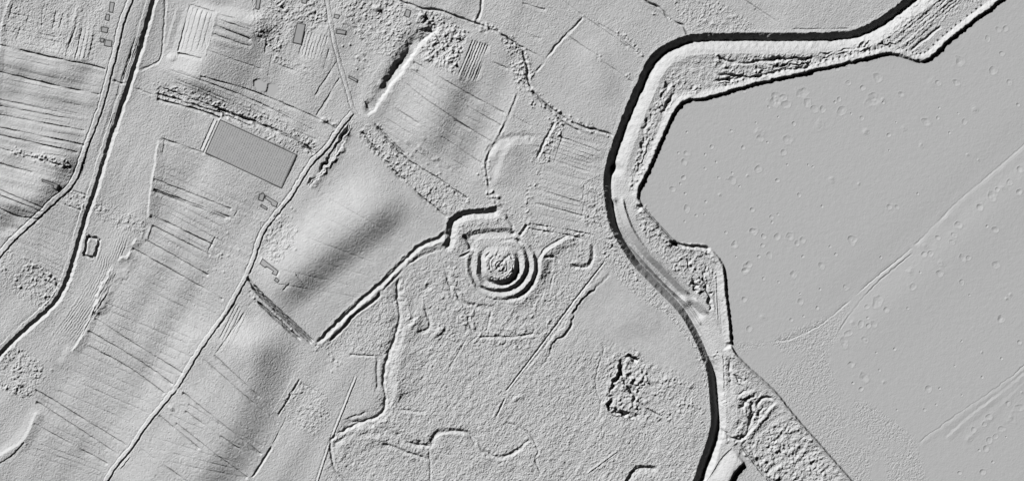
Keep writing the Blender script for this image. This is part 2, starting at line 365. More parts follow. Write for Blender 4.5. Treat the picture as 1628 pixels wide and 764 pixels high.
stroke('1137 432 1141 511', [(-2, 0), (0, .8), (1.2, -.6), (3, 0)], jit=.1)
# dimples: a line of small pits on the embankment crest
for i in range(70):
    t = offset(q, -9.5)[int((i+2)*n_/74)]
    w = 1.3+.5*rng.random()
    sl = (slice(int(t[1])+PAD-6, int(t[1])+PAD+7), slice(int(t[0])+PAD-6, int(t[0])+PAD+7))
    if t[0] > 1150: Z[sl] -= 2.8*np.exp(-((X[sl[1]][None, :]-t[0])**2+(Y[sl[0]][:, None]-t[1])**2)/w**2)
# levee works by the river mouth
c_trk = klass('track', M_ROAD, kind='structure')
stroke('1186 696 1209 666 1235 638', [(-5, 0), (-3, -.6), (-1.5, .0), (1.6, 2.2), (3, 2.0), (7, 0)], cls=c_trk, cw=(-2, 3))
D('1145.5 679 1160 692 1175 695.6 1188 684.5 1194 658 1192 636', 2.2, 3.4, 1.0, rough=.35, jit=1.6, orient=False)
for s in ('1160 640 1166 655 1160 668', '1178 662 1172 676 1160 684', '1200 655 1194 668 1198 680', '1166 590 1176 600 1190 604', '1164 608 1176 612 1188 607', '1218 640 1210 652 1200 662'):
    D(s, 2.0, 2.6, .8, rough=.7, jit=2.0)
D('1203 648 1203 640 1209 632 1220 629 1231 633', 1.8, 3.6, .3, jit=.2, smooth=False)
D('1168 628 1185 620 1205 614', 2.4, 2.4, 1.2, rough=.35, jit=1.6); D('1176 637 1196 628 1212 620', 2.2, 2.6, .8, rough=.35, jit=1.6); D('1172 650 1182 640 1192 636', 2.4, 2.6, .6, rough=.35, jit=1.6)
D('1158 568 1160 598 1162 622', 1.6, 1.3, rough=.6)
stroke('1182 709 1195 728 1226 768', [(-6, 0), (-3, 1.2), (-1.4, -2.6), (0, -.5), (1.6, -2.8), (3.4, .6), (6, 0)], orient=False, jit=.4)
stroke('1156 768 1170 745 1184 732', [(-26, -1.5), (-3, 6.5), (-1, 6.5), (3, .6), (9, 0)], taper=6)
stroke('1146 676 1152 700', [(-3, 0), (2, -1.6), (6, 0)])
D('1148 695 1143 704', 2.2, 2.6)
stroke('1150 560 1152 600 1153 640 1150 672', [(-5, 0), (-2, .7), (0, -.4), (2.5, .6), (6, 0)], rough=.5)

# ---------------------------------------------------------------- roads and tracks
def road(s, hw=3.0, h=1.0, name='road', mat=M_ROAD, rd=1.0, ld=.7, **k):
    c = klass(name, mat, kind='structure')
    stroke(s, [(-hw-3, 0), (-hw-1, -ld), (-hw+.6, h*.7), (hw-.6, h), (hw+1.3, -rd), (hw+3.2, 0)], cls=c, cw=(-hw, hw), **k)
road('208 0 194 37 182 88 175 112 166 150 153 190 136 234 124 271 110.5 296 88 316 61 342 34 367 14 386 0 403', 3.4, 1.5, rd=1.2, ld=1.1, jit=.4)
road('521 0 526.5 34 533 71 545 116 554 146 560.5 170 571 185', 2.2, .8, rd=1.1, ld=.3, orient=False)
road('562 177 542 200 518 235 498 254 482 277 465 305 445 332 424.5 357 412.5 379 404 407 392 437', 2.8, 1.3, rd=1.6, ld=1.0, rough=.12)
road('394 434 377 464 356.5 500 338 525 320 551 297 588 279 617.5', 2.8, 1.5, rd=.7, ld=.3)
road('281 615 256.5 643.5 230 677 208 710 186 736 166 766', 2.6, 1.5, rd=1.4, ld=.3)
stroke('208 722 190 745', [(-2, 0), (0, .9), (1.6, -.7), (3, 0)])
stroke('574 179 588 178 603 160 627 129 647 99 661 78 688 54 702 37', [(-30, 0), (-20, -.6), (-9, -4.0), (-2.2, -4.4), (2.4, -.6), (6, .6), (12, .4), (20, 0)], taper=20, cls=klass('sunken_track', M_ROAD, kind='structure'), cw=(-3.5, 3.5), jit=1.1, rough=.25)
stroke('600 146 612 126 640 84 662 52', [(-9, .5), (-3, .2), (4, -2.0), (9, -1.2), (16, 0)], rough=.6, jit=1.2, taper=34)
stroke('560 186 545 212 532 238 510 268 486 294', [(-5, 0), (-3, 1.0), (1, -4.4), (3, .2), (6, -2.6), (8, 1.6), (12, 0)], rough=.45, jit=1.6, cls=c_dit, cw=(-3, 6))
D('552 203 538 228 520 252 504 272', 2.4, 4.2, 1.2, rough=.7, jit=1.6)
scarp('541 238 515 268 492 300', 1.4, 3, 12)
scarp('251 221 246 260 239 300 235 349', 2.2, 3.2, 16); stroke('241 357 231 382', [(-3, 0), (0, 1.0), (1.5, .9), (3, -.2), (8, 0)]); stroke('228 360 225 382', [(-3, 0), (0, .8), (3, 0)])
scarp('218 376 209 392', 2.6, 4, 10); scarp('208 396 186 420 170 440 155 470 148 500', 2.3, 5, 24, jit=1.6, rough=.5); scarp('150 487 128 536 112 560', 2.4, 3, 12)
furrow('153 486 130 534', .7)
scarp('60 650 37 697 0 722', 1.8, 5, 14); furrow('40 700 20 722 0 735', .8)
D('221 112 252 95 258 68 262 0', 1.3, .8); 
scarp('15 0 3 37 0 75', 1.2, 3, 8); scarp('282 10 262 80', 1.0, 4, 8)
for q_ in (0, 5, 11, 17, 22, 27):   # ploughing on the pale striped plot
    furrow('%g %g %g %g' % (308+q_*1.4, 10+q_*.45, 288+q_*1.4, 82+q_*.3), .35)
furrow('302 7 282 83', .9); furrow('282 83 324 94', 1.8); furrow('302 7 346 20', .8); scarp('346 20 326 92', .9, 2, 4)
for t in range(5, 60, 6):             # curved plough marks between the canal and the pale scarp
    pp = pts_of('190 330 165 400 150 440 120 490 80 545')+np.array([t*.55, t*.3])-np.array([10, 0])
    stroke(pp, [(-2.5, 0), (0, .25), (2.5, -.25), (4, 0)], rough=.6, taper=40)
for t in range(0, 7):                 # strips beside the western road
    pp = pts_of('232 60 205 140 184 215')+np.array([-16+2.6*t, -2]); furrow(pp, .3)
for t in range(0, 22, 3):
    pp = pts_of('0 350 60 372 118 402')+np.array([0, 12+3.2*t*.9]); pp[:, 1] -= 6; furrow(pp[1:], .22)
for t in range(5):
    furrow(pts_of('368 482 340 540')+np.array([8+t*5., t*2.]), .25)
for t in range(7): furrow(pts_of('752 62 728 122')+np.array([t*4.0, t*1.4]), .5)
for t in range(6): furrow(pts_of('855 232 948 262')+np.array([0-t*1., t*6.5-20]), .3)
for t in range(8): furrow(pts_of('486 46 474 88')+np.array([t*5., t*1.4]), .3)
for t in range(6): furrow(np.array([[152-t*7., 40], [140-t*7., 95]]), .2)

# closely spaced strip lines running across whole fields
def strips(a0, a1, b0, b1, n, dep):
    a0, a1, b0, b1 = [np.array(v, float) for v in (a0, a1, b0, b1)]
    for i in range(n):
        t = (i+.3+.5*rng.random())/n; c0, c1 = rng.random()*.12, 1-rng.random()*.15
        A, B_ = a0+(a1-a0)*t, b0+(b1-b0)*t
        furrow(np.array([A+(B_-A)*c0, A+(B_-A)*c1]), dep*(.2+.5*rng.random())-.09)
strips((165, 470), (58, 640), (335, 540), (205, 705), 15, .5); strips((250, 250), (236, 380), (400, 320), (335, 440), 13, .5)
strips((205, 395), (168, 465), (370, 480), (335, 535), 8, .45); strips((52, 650), (20, 720), (195, 725), (175, 764), 6, .5)
strips((330, 560), (215, 730), (445, 665), (395, 764), 10, .45); strips((560, 245), (410, 460), (700, 350), (560, 480), 8, .28)
strips((650, 105), (580, 195), (800, 185), (745, 300), 11, .5); strips((0, 80), (0, 240), (165, 118), (126, 255), 9, .5)
strips((2, 10), (0, 65), (105, 30), (95, 85), 5, .5); strips((265, 100), (255, 125), (530, 205), (500, 225), 4, .7)
strips((500, 60), (450, 85), (560, 100), (520, 130), 4, .3); strips((855, 215), (852, 345), (955, 240), (925, 360), 9, .4); strips((640, 0), (760, 25), (850, 60), (890, 70), 3, .3)
for px_, py_ in ((20, 5), (48, 12), (76, 6), (100, 20), (32, 40), (118, 60)):
    furrow(np.array([[px_, py_], [px_-7, py_+26]]), .25)
# field boundaries
furrows('''0 71 51 83 102 95 150 104 170 110; 30 78 102 95''', 1.3)
furrows('''0 114 51 126 102 138 160 150; 0 182 136 207; 0 202 136 230; 0 214 126 242; 0 235 40 246 115 266; 0 259 54 274; 0 301 71 330; 0 309 70 337;
0 330 27 342 61 348; 256 219 326 243; 244 283.5 370 332; 244 299.5 367 345; 246 303 362 347; 239 340 339.5 388; 241 357 336 405; 230.6 379.5 332.7 437; 210 393 356.5 475;
150.5 504 223 550.6 293.7 593; 139 524 208 563.6 277 610; 137.5 547 200 580 264 625; 56 617.5 202.6 707; 57.6 636 189.6 721.6; 54 671 173 736.5;
253 658 320 712; 223 710 301 764; 319 564 443.6 673; 341 562 442 655; 291 621 417.5 721.6; 280 669.6 395 759; 295 651 391 718''', 1.25)
furrows('''319 121 363 133 407 146 500 185 536 205; 249 156 319 175 351 187; 435 99 503 125; 344 41 401 63; 339 54 401 75; 657 97 705 126 750 151 804 180; 600 200 645 245''', 1.1)
furrows('''346 22 401 37; 342 30 401 48; 329 80 418 110; 268 110 390 153 500 207; 249 140 340 172 470 222 500 240; 249 147 345 178; 635 122 675 156 750 206; 722 190 785 226; 617 163 668 197;
654 109 712 150; 742 167 799 200; 700 215 770 262; 770 92 809 109; 928 25 1000 75; 895 0 928 25; 950 36 980 54 1025 94; 900 54 955 92; 955 95 1008 131; 1185 0 1239 36; 1200 12 1230 40;
815 183 845 200; 851 298 885 309 928 322; 850 322 930 343; 886 215 955 240; 870 15 830 5; 0 158 130 185; 0 168 132 192; 1260 46 1350 45; 300 640 380 690''', .6)
furrows('''535 97 499 153; 540 122 501 185; 523 76 513 112''', .6)
furrows('''770 92 753 136; 124 34 109 71 104 94; 130 44 119 94; 88 17 82 48; 68 10 65 44; 399 480 343 562; 262 215 258 250; 432 86 425 122; 
432 707 399 759; 456 660 432 707; 477 606 521.6 630.5; 894 214 880 260; 929 318 924 345; 928 290 926 320; 462 448 449 462; 342 375 328 402; 378 333 371 345; 330 92 326 60; 420 86 424 60; 372 480 345 520; 500 470 470 435''', .35)
stroke('477 599 462 626 440 662', [(-5, .5), (-2, .9), (1.5, -1.3), (3, .2), (7, 0)]); D('432 707 415 735 399 759', 1.4, 1.3)
D('882 192 866 222 850 255', 1.7, 2.0, .5, rough=.4); stroke('822 146 802 194 783 231 771 258 776 300', [(-4, 0), (-1, .8), (2, -1.0), (6, 0)], rough=.4)
furrows('''575 208 620 262 660 302 712 345; 595 195 640 245 700 285 745 316''', 1.9, smooth=True, jit=.5)
furrows('''840 355 905 365 975 380; 838 362 900 372 930 380''', .9)
furrows('''252 137 340 168 438 205 498 238; 250 147 345 177 400 200; 346 172 440 208 500 243; 249 156 319 175 351 187''', 2.0, jit=.7)
# hedge bead lines: small bumps along a line
def beads(s, n, h=1.2, w=2.2, sp=2.0):
    p = smooth_line(pts_of(s), 2.0)
    for i in rng.integers(0, len(p), n):
        cx, cy = p[i]+rng.normal(0, sp, 2); ww = w*(.6+.6*rng.random()); hh = h*(.4+rng.random())*(1 if rng.random() < .8 else -1)
        j, i2 = int(cy)+PAD, int(cx)+PAD; r = 8
        if j < r or i2 < r or j > NY-r-2 or i2 > NX-r-2: continue
        sl = (slice(j-r, j+r+1), slice(i2-r, i2+r+1))
        Z[sl] += hh*np.exp(-((X[sl[1]][None, :]-cx)**2+(Y[sl[0]][:, None]-cy)**2)/ww**2)
beads('575 205 620 262 660 302 712 345', 75, 1.0, 1.7, 2.2); beads('600 195 640 245 700 285 745 318', 60, .9, 1.7, 2.2)
beads('20 240 60 250 115 262', 70, 1.5, 1.7, 3); beads('840 135 863 160 884 178 930 200 970 212', 75, 1.2, 1.7, 3); beads('760 38 800 58 835 85', 60, 1.3, 2, 4)
beads('980 50 1000 64 1020 88', 26, 1.1, 1.8, 2.5); beads('950 90 1000 120', 14, .8, 1.6, 2); beads('770 260 776 300 790 320', 50, 1.2, 2, 4)
beads('1115 530 1108 560 1125 620', 20, .8, 1.5, 2); beads('430 390 445 350 460 330', 50, 1.0, 2.0, 12); beads('375 380 350 400 340 440', 30, .6, 2, 12)
beads('860 280 845 300 835 345', 50, .9, 1.7, 4); beads('1040 20 1065 30', 15, 1, 1.6, 2); beads('640 220 690 260 735 300', 30, 1.0, 3, 8)
beads('1000 600 1010 640', 30, 2.2, 2.2, 8)
beads('985 575 970 620 975 650 1010 662', 60, 1.8, 2.0, 3); beads('990 590 1020 610 1010 640', 60, 2.0, 2.4, 9)
beads('560 62 580 100 565 130', 30, .9, 2.0, 10); beads('530 195 520 190', 8, 1, 2, 3); beads('1060 130 1035 190 1015 290', 90, 1.3, 1.8, 4); beads('1100 415 1110 440 1120 460', 50, 1.4, 1.9, 6)
beads('1140 565 1150 640', 40, .8, 1.5, 4); beads('40 570 60 600 30 590', 60, .8, 1.6, 10); beads('250 140 340 165 430 190 495 230', 160, .8, 1.5, 7)
beads('700 30 700 80 680 90', 90, 1.4, 2.2, 14); beads('1190 720 1240 700 1290 740', 120, 1.3, 2.0, 14); beads('450 20 500 20', 60, 1, 2, 14)
beads('10 15 90 60', 50, .6, 2.0, 20); beads('400 470 425 485 470 530', 26, 1.0, 1.5, 3); beads('480 530 520 560 535 580', 30, 1, 1.7, 5); beads('850 165 880 185', 20, 1.2, 1.6, 4)
# isolated heaps
def heap(cx, cy, rx, ry, h, rot=0.0):
    sl = (slice(int(cy)+PAD-30, int(cy)+PAD+31), slice(int(cx)+PAD-30, int(cx)+PAD+31))
    a = math.radians(rot); dx = X[sl[1]][None, :]-cx; dy = Y[sl[0]][:, None]-cy
    u = dx*math.cos(a)+dy*math.sin(a); v = -dx*math.sin(a)+dy*math.cos(a)
    r = np.hypot(u/rx, v/ry); Z[sl] += h*np.exp(-r**3)
    return sl, r
def heap_thing(cx, cy, rx, ry, h, rot, label):
    sl, r = heap(cx, cy, rx, ry, h, rot)
    CLS[sl][r < 1.15] = klass('earth_heap', M_EARTH, label=label, cat='heap')
heap_thing(600, 13.5, 8, 4.5, 4, 10, 'small bright oval earth heap north of the sunken track')
heap_thing(671, 25, 5, 6, 4, 60, 'bright knob of earth at the top of the sunken track')
heap_thing(514, 191, 4.5, 4, 3, 0, 'small knob of earth west of the road fork')
heap_thing(605, 133, 5, 5, 2.2, 0, 'earth knob on the west lip of the sunken track')
heap_thing(273, 648, 5, 3, 2, 40, 'little earth heap beside the lower road')
heap_thing(274, 92, 7, 6, 2, 0, 'lumpy earth heap at the foot of the white striped plot')
heap_thing(697, 528, 11, 4, 2.4, -45, 'bright elongated heap in the southern marsh')
heap_thing(822, 632, 7, 3, 1.6, -30, 'low oval heap near the foot of the thin straight ditch')

# ---------------------------------------------------------------- the castle mound with its ring ditches and banks
cxm, cym = 792.6, 420.5
ang = [0, 45, 90, 135, 180, 225, 270, 315, 360]
#        summit, edge,  B1,   C1,   B2,   C2,   B3,  out, far
RR = {0: (0, 24, 31, 41, 47.6, 57.0, 62, 69, 84), 45: (0, 25, 32, 39, 45, 54, 60, 67, 82), 90: (0, 23.5, 31, 36.8, 42, 50.5, 55, 60, 74),
      135: (0, 23, 31, 41, 46.5, 52, 56, 60, 74), 180: (0, 20, 28.5, 34.5, 44, 50.5, 54, 58, 70), 225: (0, 22, 32, 37, 44, 50, 54, 58, 66),
      270: (0, 22, 29, 33, 37, 41, 45, 50, 56), 315: (0, 27, 36, 44, 50, 54, 58, 62, 70), }
HH = {0: (7, 6.6, -.8, 4.6, -.9, 2.6, -1.5, 1.8, 0), 45: (7, 6.6, -.8, 4.2, -.9, 3.4, -2.4, 1.6, 0), 90: (7, 6.6, -.8, 3.0, -1.3, 2.0, .2, .6, 0),
      135: (7, 6.2, -3.4, 2.6, -3.0, .4, -.4, .3, 0), 180: (7, 6, -3.8, 1.4, -1.6, 1.2, 0, 0, 0), 225: (7, 3.2, .2, .8, .6, .5, 0, 0, 0),
      270: (7, 3.0, 1.2, 1.0, .6, .3, 0, 0, 0), 315: (7, 3.6, 1.6, 3.0, -1.0, .4, 0, 0, 0)}
RR[360] = RR[0]; HH[360] = HH[0]
sl = (slice(int(cym)-95+PAD, int(cym)+95+PAD), slice(int(cxm)-95+PAD, int(cxm)+95+PAD))
dx = X[sl[1]][None, :]-cxm; dy = Y[sl[0]][:, None]-cym
th = np.degrees(np.arctan2(dy, dx)) % 360; rr = np.hypot(dx, dy)+.35*JIT[sl]
k = np.clip((th//45).astype(int), 0, 7); f = th/45-k; f = f*f*(3-2*f)
Rt = np.array([RR[a] for a in ang]); Ht = np.array([HH[a] for a in ang])
Ri = Rt[k]*(1-f[..., None])+Rt[k+1]*f[..., None]; Hi = 1.3*(Ht[k]*(1-f[..., None])+Ht[k+1]*f[..., None])
hm = np.zeros_like(rr); zone = np.full(rr.shape, -1)
for i in range(8):
    a, b = Ri[..., i], Ri[..., i+1]; m = (rr >= a) & (rr < b); t = (rr-a)/(b-a)
    if i not in (0,): t = t*.6+.4*t*t*(3-2*t)
    hm = np.where(m, Hi[..., i]*(1-t)+Hi[..., i+1]*t, hm); zone = np.where(m, i, zone)
fl = blur(((np.hypot(X[None, :]-cxm, Y[:, None]-cym) < 66)).astype(np.float32), 5)
Z *= (1-.7*fl)
Z[sl] += hm
mound_parts = {}
for key, zs in (('summit', (0, 1)), ('inner_ditch', (2,)), ('inner_bank', (3,)), ('outer_ditch', (4,)), ('outer_bank', (5,))):
    c = klass(key, M_EARTH, parent='mound'); mound_parts[key] = c
    zz = {'summit': (0, 1), 'inner_ditch': (2,), 'inner_bank': (3,), 'outer_ditch': (4,), 'outer_bank': (5,)}[key]
    CLS[sl][np.isin(zone, zz) & (rr < 62)] = c
# summit ring, spiral hollow and pits on the mound
stroke('793 407 784 410 779 417 780 428 786 434 795 436 803 431 806 421 803 411 796 407', [(-3, 0), (-1.4, .9), (.8, -1.3), (1.6, -1), (3.5, 0)], orient=False, jit=.5, rough=.5)
stroke('799 415 792 414 787 420 789 427 796 428 799 423', [(-2.5, 0), (-1.2, -1.8), (.2, 1.0), (2, .4), (3.5, 0)], orient=False, jit=.3, taper=3)
D('785 431 792 423 799 413 812 402', 1.5, 2.4, .6, rough=.5, jit=.8)
D('771 413 774 405 780 399', 1.2, 2.0, .3); D('806 401 812 407 815 418', 1.4, 2.2, .4, rough=.5)
stroke('816 418 813 430 804 439 792 442 779 440 772 434', [(-4, 0), (-2, .6), (0, -1.6), (1.4, 1.2), (3, 0)], orient=False, rough=.7, jit=1.0)
beads('792 402 778 408 773 420 778 436 792 441 808 437 816 424 812 408', 46, 1.6, 1.5, 2.5); beads('788 415 796 424', 16, 1.5, 1.8, 4)
# forecourt north of the mound
c_moat = klass('moat', M_EARTH, kind='structure')
stroke('703.6 398 710 384 713 368 714 357 719 348 730 340.5 745.5 336 772 334 796 330', [(-8, 0), (-4.5, .7), (3.8, -6.6), (5.5, -6), (14, .6), (19, .9), (30, 0)], cls=c_moat, cw=(-4, 9), taper=12, jit=.5)
stroke('747 399 747 386 741 376 752 370 772 367.5 795 366 821 366', [(-8, .2), (-4, .6), (2.6, -3.2), (5, -2.6), (12, 0)], orient=False, cls=c_moat, cw=(-3, 4), taper=6, jit=.5)
stroke('727 408 738 403 750 396', [(-3, 0), (-1.5, .5), (1.5, -2.6), (5, 0)]); stroke('736 371 743 380 748 390 750 399', [(-7, 0), (-5, .8), (1.5, -4.6), (6, -1), (12, 0)], orient=False, taper=6)
D('803 339 812 351 819 365', 1.8, 2.4, orient=False); stroke('824 374 838 355', [(-5, 0), (-2.5, .6), (2, -2.8), (6, .4), (9, 0)], taper=3); D('821 376 824 390', 2.2, 2.6); D('808 371 822 368', 1.8, 1.8)
stroke('853 445 858 425 861 411 869 399 886 388 914 373', [(-7, 0), (-4.5, -1.6), (1, 2.8), (5, 2.2), (14, 0)], taper=10); D('862 411 872 406 885 409 890 420', 1.8, 1.6, .4, orient=False); D('850 405 853 420 850 440', 2.0, 1.2)
ridge('838 345 834 400', 1.2, 10, 18, taper=12)

# rectangular enclosure beside the canal
c_enc = klass('enclosure', M_EARTH, label='small rectangular ditched enclosure with black outline right beside the canal', cat='enclosure')
er = pts_of('139.5 374 156.5 378.5 149 408.5 131.5 403.5 139.5 374')
CLS[poly_mask(er[:4]+(er[:4]-er[:4].mean(0))*.15)] = c_enc
for a, b in zip(er[:-1], er[1:]):
    stroke(np.array([a, b]), [(-2.2, 0), (-1.6, .3), (1.0, -4.2), (2, -3.8), (5, .6), (9, 0)], taper=1.0, orient=True, jit=.7, smooth=False)

# ---------------------------------------------------------------- the plain: long low ridges, speckle, shallow hollows
stroke('1640 218 1615 240 1569 280 1527 315 1485 357 1451.6 391', [(-6, 0), (-1, -.1), (.8, -.4), (3.5, .1), (7, .3), (20, 0)], rough=.3, jit=.4)
stroke('1451.6 391 1401 433 1359.5 468 1326 497.6 1296.6 518.6 1263 535 1229.6 541.6', [(-5, 0), (-.5, -.15), (1.2, -.55), (3, .1), (12, 0)], rough=.4)
stroke('1451.6 399 1400 442 1368 474.6 1345 505 1326 533', [(-3, 0), (0, .25), (2, -.35), (4, 0)], rough=.5)
stroke('1632 576 1590.5 610 1546 640 1508.7 666 1456.7 703', [(-4, 0), (-.5, .05), (1, -.32), (3, .03), (6, .2), (12, 0)], fade=(.7, 1), rough=.4, jit=.6)
stroke('1632 588 1590 622 1546 655 1500 695', [(-4, 0), (0, -.15), (4, .3), (12, 0)], rough=.4)
stroke('1632 600 1580 650 1530 700', [(-4, 0), (0, .05), (4, .2), (12, 0)], rough=.4)
stroke('1640 218 1569 280 1485 357 1401 433 1326 497.6 1263 535', [(d, -1.1*math.exp(-(d/32.0)**2)+.8*math.exp(-((d-45)/50.0)**2)) for d in range(-110, 200, 4)], jit=0, taper=120)
T = {'a': (1200, 0, 2.939), 'b': (950, 0, 2.94), 'c': (850, 240, 2.546), 'd': (1150, 240, 2.387), 'e': (1308, 480, 2.69)}
HOL = {'a': '575 362 45,437 385 30,503 410 30,825 388 36,856 386 26,942 385 35,1137 138 30,1170 135 28,1088 183 25,960 290 45,1155 250 25,1115 330 40,1190 385 30,225 430 50,100 455 60,245 482 40,145 490 40,283 510 40,318 512 32,395 465 20,405 515 45,560 465 60,600 465 20,500 552 25,183 578 22,300 585 45,520 617 30,625 630 25,695 602 25,800 570 40,855 552 20,980 570 25,910 620 14,780 678 30,628 703 13,862 505 13,1030 510 30,155 655 45,20 645 35,385 322 25,435 315 25,995 723 12,135 712 30,660 572 12,375 478 12,450 532 12,950 530 14,65 500 18,685 440 25,600 480 14,1230 490 16',
 'b': '825 475 50,870 455 36,685 425 20,750 620 45,680 690 22,625 612 9,533 688 20,415 717 25,378 715 15,503 722 12,795 665 9,845 547 13,555 757 12,740 575 15,418 618 12',
 'c': '613 12 25,605 45 28,690 15 12,740 50 25,690 72 12,745 108 13,605 108 18,800 90 12,800 120 36,830 143 13,862 100 9,558 155 28,610 173 13,750 178 13,693 205 10,617 235 28,655 260 15,688 256 14,880 238 20,880 320 25,775 330 14,808 380 28,858 470 36,848 600 20,868 720 25,590 133 11,815 428 12,608 285 10',
 'd': '230 10 30,242 52 9,322 53 9,135 68 28,92 95 9,32 110 28,62 132 13,412 110 22,205 112 18,515 125 15,288 168 15,630 212 22,660 212 18,105 225 18,208 240 13,183 250 18,185 270 14,115 305 32,10 312 13,205 325 25,252 323 30,280 350 24,300 338 24,487 337 34,405 362 12,427 392 12,153 325 18,148 358 20,175 395 32,135 400 16,42 358 30,302 400 12,598 403 13,372 435 24,98 430 28,82 455 28,265 468 30,152 483 14,463 518 22,367 524 9,210 497 11,293 572 30,292 540 11,357 593 14,80 562 20,153 630 22,305 626 13,258 640 13,97 678 25,1125 70 28,1085 118 28,1062 143 25,1020 170 38,1040 146 18,1122 155 28,973 213 28,893 280 32,875 318 25,868 345 25,1033 298 28,1000 286 10,815 328 20,765 360 20,762 392 24,786 388 24,908 405 24,930 404 24,828 422 24,820 465 30,708 458 28,747 460 12,1035 430 30,718 515 32,905 497 22,935 546 14,585 570 42,618 600 25,545 590 20,496 650 30,522 658 26,550 662 24,572 655 26,548 632 12,478 690 30,458 725 35,538 715 32,700 596 14,1052 637 30,1090 545 14,1075 560 12,1123 725 22,905 720 10,650 750 13,340 60 9,925 18 12,968 35 9,738 162 9,375 210 12',
 'e': '178 322 46,122 265 28,305 203 13,230 215 13,565 272 12,845 170 20,765 240 15,595 165 10,680 215 12,452 370 30,500 368 12,485 437 15,260 343 18,243 290 12,595 397 12,682 320 15,318 460 12,795 430 25,805 495 35,845 450 35,765 540 28,738 572 25,712 590 30,698 625 30,712 490 25,692 520 25,645 545 25,628 580 28,682 725 25,585 728 22,728 682 15,435 460 14,852 385 15,785 575 10,165 370 22,130 345 14,670 632 13,362 25 13,272 35 26,235 5 26,765 72 34'}
hollows = []
for key, txt in HOL.items():
    ox, oy, sc = T[key]
    for e in txt.split(','):
        a, b, w = [float(v) for v in e.split()]
        cx, cy, r = ox+a/sc, oy+b/sc, max(w/sc/2*.95, 2.1)
        if cx > W+6 or cy > H+6 or any(math.hypot(cx-h[0], cy-h[1]) < 3.2 for h in hollows): continue
        hollows.append((cx, cy, r))
HN = noise(1.5, 33)
hol_cls = []
for cx, cy, r in hollows:
    R_ = int(r*1.6)+3
    j, i = int(round(cy))+PAD, int(round(cx))+PAD
    j0, j1, i0, i1 = max(j-R_, 0), min(j+R_+1, NY), max(i-R_, 0), min(i+R_+1, NX)
    s2 = (slice(j0, j1), slice(i0, i1))
    dx = X[i0:i1][None, :]-cx; dy = Y[j0:j1][:, None]-cy
    asp = .8+.35*rng.random(); a = rng.random()*3.14
    u = dx*math.cos(a)+dy*math.sin(a); v = (-dx*math.sin(a)+dy*math.cos(a))/asp
    q = np.hypot(u, v)/r*(1+.13*N2b[s2]); big = r > 4
    dep = (.42 if big else .5)*1.1*(.75+.5*rng.random())*(1 if rng.random() < .88 else -1)
    lop = (dx+dy)/(1.414*r)
    prof = -dep*np.clip(1.5-1.5*q, 0, 1)**.8*np.clip(.8-.55*lop, .1, 1.4)+.12*np.exp(-((q-1.05)/.22)**2)
    Z[s2] += prof+(.13*HN[s2]*np.clip(1.2-q, 0, 1) if big else 0)
    m = (q < 1.1) & (CLS[s2] == c_plain)
    c = klass('hollow', M_PLAIN, hollow=(cx, cy, r)); CLS[s2][m] = c; hol_cls.append(c)

# ---------------------------------------------------------------- fine grain of the ground
sp = blur(poly_mask('1166 548 1230 543 1326 498 1350 478 1335 520 1322 552 1316 580 1345 622 1400 655 1455 700 1478 790 1354 790 1300 700 1235 620').astype(np.float32), 4)
sp2 = np.clip(sp*(noise(12, 41)*.9+1.7), 0, 1.3)
plough = noise(1.0, 51, sy=1.0)
grain = (.125*n07+.035*n12)*ROUGH*(1-plainf)+plainf*(.022*n07+.015*n12+.02*n2)+plainf*sp2*(.04*n12+.10*n07)
Z += grain + (1-plainf)*.05*n35
def streaks(poly, ang, amp, across, seed, along=30):
    a = math.radians(ang); ca, sa = math.cos(a), math.sin(a)
    r_ = np.random.default_rng(seed).standard_normal((NY, NX)).astype(np.float32)
    fu = fx*ca+fy*sa; fv = -fx*sa+fy*ca
    b = np.fft.irfft2(np.fft.rfft2(r_)*np.exp(-2*np.pi**2*((fu*along)**2+(fv*across)**2)), s=(NY, NX)); b /= b.std()
    Z[:] = Z+amp*b*blur(poly_mask(poly).astype(np.float32), 1.0 if across < 5 else 9.0)*(1-plainf)
streaks('-80 0 170 112 120 245 -80 260', 13, .16, 1.6, 61); streaks('-80 0 170 112 120 245 -80 260', 13, .9, 7, 62, 60)
streaks('-80 -80 560 -80 560 180 400 440 500 540 600 560 500 850 -80 850', -58, .6, 13, 91, 75)
streaks('560 -80 840 -80 820 150 770 300 620 240 560 180', -62, .7, 12, 92, 60); streaks('-80 0 170 112 120 300 0 400 -80 400', 12, 1.0, 11, 93, 70)
streaks('0 250 120 262 100 310 0 400', 14, .18, 1.6, 63); streaks('0 250 120 262 100 310 0 400', 14, .8, 6, 64)
streaks('255 222 330 245 450 325 360 470 210 395 240 300', 24, .16, 1.7, 65); streaks('210 400 360 475 300 590 150 500', 30, .17, 2.0, 66)
streaks('120 500 300 600 170 764 40 764 50 610', 31, .17, 2.0, 67); streaks('320 560 440 660 395 764 200 764', 38, .17, 1.8, 68)
streaks('575 190 660 95 820 150 770 300 620 240', 32, .14, 1.7, 69); streaks('560 240 700 365 500 535 420 440', 37, .13, 2.0, 70)
streaks('880 215 960 225 955 350 850 330', 17, .18, 1.6, 71); streaks('250 115 320 115 540 205 500 235 350 160', 25, .14, 1.5, 72)
streaks('346 20 401 37 401 75 335 85', 20, .35, 1.5, 73); streaks('962 430 1095 520 1122 610 920 515', 30, .09, 2.0, 74)
streaks('760 0 930 20 860 100 700 20', 27, .07, 2.0, 75); streaks('170 100 225 100 150 290 120 290', -72, .13, 1.4, 76)
streaks('215 100 300 5 250 220 240 250 160 330', -65, .08, 3, 77); streaks('110 10 160 15 150 100 105 92', -77, .3, 1.7, 78)
streaks('486 40 530 45 525 100 440 86', -75, .16, 1.6, 79); streaks('746 60 778 68 752 136 724 126', -68, .35, 1.8, 80)
